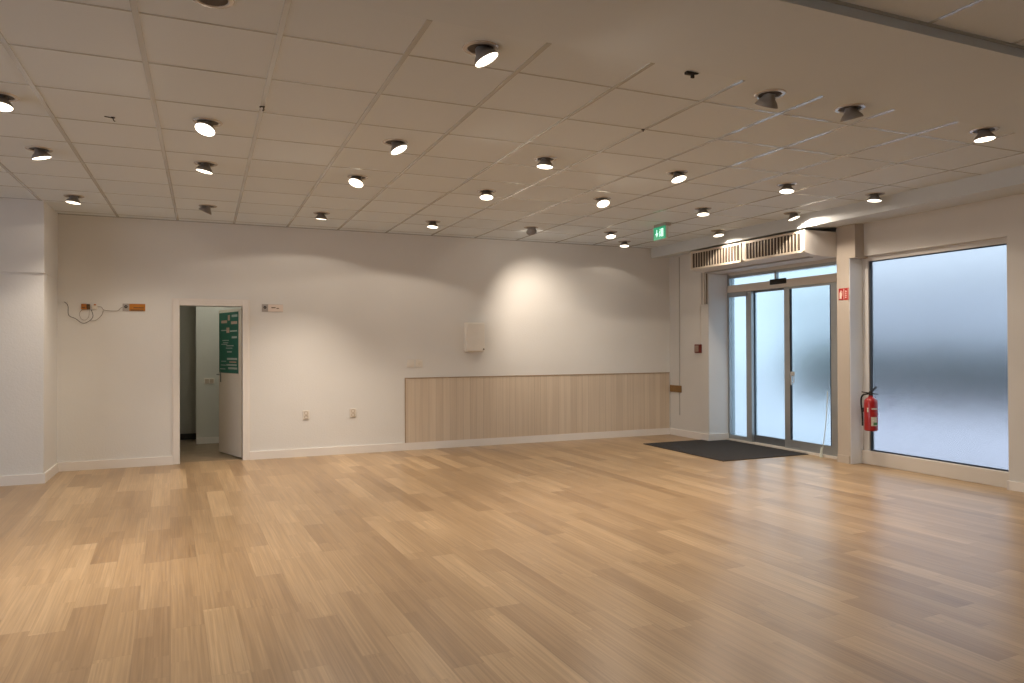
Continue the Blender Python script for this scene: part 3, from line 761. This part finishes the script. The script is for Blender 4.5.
hook(2.828, 4.286, [(0, 0, -0.002), (0.001, 0, -0.010), (0.001, -0.002, -0.018)], 'small dark ceiling hook at a crossing of the bars, rightmost of the three')

# ================================================================== CEILING SPOTLIGHTS
CAM = Vector((0, 0, CAM_H))
cs, sn = math.cos(YAW), math.sin(YAW)
Fh = Vector((sn, cs, 0)); Rh = Vector((cs, -sn, 0)); Zu = Vector((0, 0, 1))
FWD = Fh * math.cos(PITCH) + Zu * math.sin(PITCH); UP0 = Zu * math.cos(PITCH) - Fh * math.sin(PITCH)
CR = Rh * math.cos(ROLL) - UP0 * math.sin(ROLL); CU = Rh * math.sin(ROLL) + UP0 * math.cos(ROLL)

ring_me = MB().lathe([(0.066, -0.004), (0.070, -0.0075), (0.088, -0.0055), (0.093, 0.0005), (0.066, 0.0005)], n=36).mesh('trim_ring', M_RING, smooth=True)
rec_me = MB().lathe([(0.0, -0.0030), (0.067, -0.0030), (0.067, 0.0005), (0.0, 0.0005)], n=32).mesh('recess', M_RECESS)
HS = 0.75
hp = [(0.030, 0.004), (0.034, -0.010), (0.037, -0.026), (0.046, -0.044), (0.058, -0.060), (0.0665, -0.078), (0.0700, -0.090), (0.0715, -0.097),
      (0.0680, -0.0975), (0.0655, -0.092), (0.0640, -0.090), (0.0, -0.090)]
hp = [(r * 0.97, h * HS) for r, h in hp]
head_me = MB().lathe(hp, n=36, cap0=True).mesh('lamp_head', M_HEAD, smooth=True)
lens_me = MB().lathe([(r * 0.97, h * HS) for r, h in [(0.0, -0.0935), (0.066, -0.0930), (0.066, -0.0905), (0.0, -0.0905)]], n=36).mesh('lens', M_LENS, smooth=True)
lensoff_me = MB().lathe([(r * 0.97, h * HS) for r, h in [(0.0, -0.0935), (0.066, -0.0930), (0.066, -0.0905), (0.0, -0.0905)]], n=36).mesh('lens', M_LENS_OFF, smooth=True)
clip_me = MB().box(-0.012, 0.012, -0.004, 0.004, -0.020, 0.0, bevel=0.001).mesh('retaining_clip', M_RECESS)

WARM = (1.0, 0.845, 0.69)
ldC = bpy.data.lights.new('spot_core', 'SPOT'); ldF = bpy.data.lights.new('spot_flood', 'SPOT')
CORE_W, FLOOD_W = 48.0, 9.5
def light_data(gain, flood=1.0, size=92):
    key = (round(gain, 2), round(flood, 2), size)
    if key in LD: return LD[key]
    a = bpy.data.lights.new('spot_core', 'SPOT'); a.energy = CORE_W * gain; a.color = WARM
    a.spot_size = math.radians(size); a.spot_blend = 1.0; a.shadow_soft_size = 0.04
    f = bpy.data.lights.new('spot_flood', 'SPOT'); f.energy = FLOOD_W * flood; f.color = WARM
    f.spot_size = math.radians(146); f.spot_blend = 0.10; f.shadow_soft_size = 0.03
    LD[key] = (a, f); return LD[key]
LD = {}

def spot(x, y, label, tilt=None, asp=None, d=None, lit=True, gain=1.0, flood=1.0, size=92, zc=CE, head=True, clip=None):
    t = thing('ceiling_spotlight', (x, y, zc), label, 'spotlight', 'adjustable ceiling spotlights')
    def ch(me, name):
        o = bpy.data.objects.new(name, me); COL.objects.link(o); o.parent = t; return o
    ch(ring_me, 'trim_ring'); ch(rec_me, 'recess')
    if clip is not None:
        o = ch(clip_me, 'retaining_clip'); o.location = (0.078 * math.cos(clip), 0.078 * math.sin(clip), -0.002)
    if not head: return t
    if d is None:
        pos = Vector((x, y, zc - 0.07)); v = (CAM - pos).normalized()
        a = math.radians(tilt)
        r_ = CR - v * CR.dot(v); r_.normalize(); u_ = v.cross(r_)
        if u_.z < 0: u_ = -u_
        m_ = r_ * (-math.sin(a)) + u_ * (-math.cos(a))
        d = v * asp + m_ * math.sqrt(max(0.0, 1 - asp * asp))
    d = Vector(d).normalized()
    q = Vector((0, 0, -1)).rotation_difference(d)
    h_ = ch(head_me, 'lamp_head'); h_.rotation_mode = 'QUATERNION'; h_.rotation_quaternion = q
    h_.location = (0, 0, 0.002)
    l_ = ch(lens_me if lit else lensoff_me, 'lens'); l_.rotation_mode = 'QUATERNION'; l_.rotation_quaternion = q
    l_.location = (0, 0, 0.002)
    if lit:
        for ld, nm, off in zip(light_data(gain, flood, size), ('spot_core', 'spot_flood'), (0.080, 0.086)):
            o = bpy.data.objects.new(nm, ld); COL.objects.link(o); o.parent = t
            o.rotation_mode = 'QUATERNION'; o.rotation_quaternion = q; o.location = d * off
    return t
RB = 'in row nearest back wall'
RM = 'in second row from back wall'
RT = 'in third row from back wall'
RF = 'beside the smooth ceiling strip'
G = 'lit grey ceiling spotlight, '
spot(-1.185, 8.323, G + 'leftmost ' + RB, 12, 0.20, flood=0.15)
spot(0.044, 8.380, G + 'turned away, second from left ' + RB, d=(-0.45, 0.22, -1), gain=0.5, flood=0.12)
spot(1.225, 8.344, G + 'third from left ' + RB, d=(-0.05, 0.10, -1), gain=3.2, size=90)
spot(2.552, 8.412, G + 'fourth from left ' + RB, 5, 0.27)
spot(3.837, 8.375, G + 'fifth from left ' + RB, d=(0.55, 0.86, -1.0), gain=1.6, size=80, flood=0.25)
spot(4.970, 8.316, G + 'rightmost ' + RB, -6, 0.42, gain=0.6, flood=0.6)
spot(5.609, 8.995, G + 'nearest the far right corner under the beam', -1, 0.28, gain=0.12, flood=0.25)
spot(-1.150, 6.461, G + 'leftmost ' + RM, -7, 0.20, flood=2.4)
spot(0.019, 6.455, G + 'second from left ' + RM, 16, 0.20)
spot(1.267, 6.461, G + 'third from left ' + RM + ', facing the viewer', 20, 0.55)
spot(2.537, 6.573, G + 'fourth from left ' + RM, 1, 0.42)
spot(3.764, 6.464, G + 'fifth from left ' + RM, -14, 0.57)
spot(5.076, 6.517, G + 'rightmost ' + RM, -4, 0.30)
spot(-1.118, 5.191, G + 'cut by the picture edge, leftmost ' + RT, 14, 0.42, gain=1.6)
spot(0.028, 5.264, G + 'second from left ' + RT + ', facing the viewer', 25, 0.58, gain=2.4)
spot(1.304, 5.255, G + 'third from left ' + RT, -25, 0.38)
spot(2.541, 5.258, G + 'fourth from left ' + RT, 4, 0.28)
spot(3.812, 5.249, G + 'fifth from left ' + RT, -18, 0.42)
spot(5.060, 5.249, G + 'sixth from left ' + RT, -2, 0.35)
spot(6.203, 5.246, G + 'rightmost ' + RT + ', close to the beam', 0, 0.23)
spot(6.226, 7.686, G + 'close to the beam, above the left air grille', -9, 0.28, flood=1.6)
spot(6.200, 6.357, G + 'close to the beam, tilted, by the air curtain end', -23, 0.20, flood=2.0)
spot(1.296, 3.435, G + 'tilted right, nearest lit one ' + RF, -28, 0.35)
spot(5.079, 3.389, G + 'rightmost ' + RF, -12, 0.27)
spot(3.147, 3.397, 'unlit grey ceiling spotlight, left of the dark pair ' + RF, 12, -0.10, lit=False)
spot(3.807, 3.402, 'dim grey ceiling spotlight, right of the dark pair ' + RF, -16, 0.015, lit=False)
spot(0.035, 3.389, 'dark empty spotlight ring cut by the top picture edge', head=False, lit=False, clip=PI * 1.0)

# hall lamp, out of sight above the inner doorway
hl = thing('hall_ceiling_lamp', (0.05, 10.5, 2.5), 'slim ceiling lamp in the hall behind the inner doorway', 'lamp')
MB().box(0.0, 0.10, 10.0, 11.0, 2.47, 2.50, bevel=0.004).build('lamp_base', M_WHITE_PL, hl)
M_TUBE = mat('hall_tube', (0.9, 0.95, 0.9), 0.4, emit=(1.0, 0.98, 0.86), estr=42.0)
MB().tube([(0.05, 10.05, 2.455), (0.05, 10.95, 2.455)], 0.014, n=12, smooth=False).build('lamp_tube', M_TUBE, hl)

# ================================================================== OUTSIDE
struct(MB().box(-40, 60, -45, 60, -0.30, -0.16).build('ground_outside', M_PAVE))
hd = MB()
random.seed(11)
def blob(mb, cx, cy, cz, rx, ry, rz):
    v0 = len(mb.bm.verts)
    r = bmesh.ops.create_icosphere(mb.bm, subdivisions=3, radius=1.0)
    for v in r['verts']:
        n = 1 + 0.10 * math.sin(v.co.x * 7 + cx) * math.cos(v.co.y * 6 + cy)
        v.co = Vector((cx + v.co.x * rx * n, cy + v.co.y * ry * n, cz + v.co.z * rz * n))
for i in range(5):
    blob(hd, 17.0 + random.uniform(-0.5, 0.5), 8.6 + i * 1.9, 0.62, 1.0, 1.3, 0.75 + random.uniform(-0.1, 0.12))
tag(centre(hd.build('hedge', M_HEDGE, smooth=True)), 'dark blurred hedge outside, seen through the frosted glass', 'hedge')
bd = thing('outdoor_building', (30, 14, -0.02), 'pale blurred building across the way, seen through the frosted glass', 'building')
MB().box(30, 34, 2, 32, -0.02, 4.2).build('building_wall', M_FACADE, bd)
MB().box(29.7, 34.3, 1.7, 32.3, 4.2, 4.5).build('building_roof', M_HALL_D, bd)

# ================================================================== WORLD, CAMERA, VIEW
W = bpy.data.worlds.new('sky'); SC.world = W; W.use_nodes = True
bg = W.node_tree.nodes['Background']
bg.inputs['Color'].default_value = (0.78, 0.87, 1.0, 1); bg.inputs['Strength'].default_value = 2.0

cam_d = bpy.data.cameras.new('camera'); cam = bpy.data.objects.new('camera', cam_d); COL.objects.link(cam)
cam_d.sensor_fit = 'HORIZONTAL'; cam_d.sensor_width = 36.0; cam_d.lens = F_PX / 1024 * 36.0
cam_d.clip_start = 0.05; cam_d.clip_end = 200
R3 = Matrix((CR, CU, -FWD)).transposed()
cam.matrix_world = Matrix.Translation(CAM) @ R3.to_4x4()
SC.camera = cam

SC.view_settings.view_transform = 'Standard'
SC.view_settings.look = 'None'
SC.view_settings.exposure = 0.45
SC.view_settings.gamma = 1.0
SC.view_settings.use_curve_mapping = False
cy = SC.cycles
cy.max_bounces = 10; cy.diffuse_bounces = 6; cy.glossy_bounces = 4; cy.transmission_bounces = 8
cy.use_denoising = True
cy.sample_clamp_indirect = 6.0
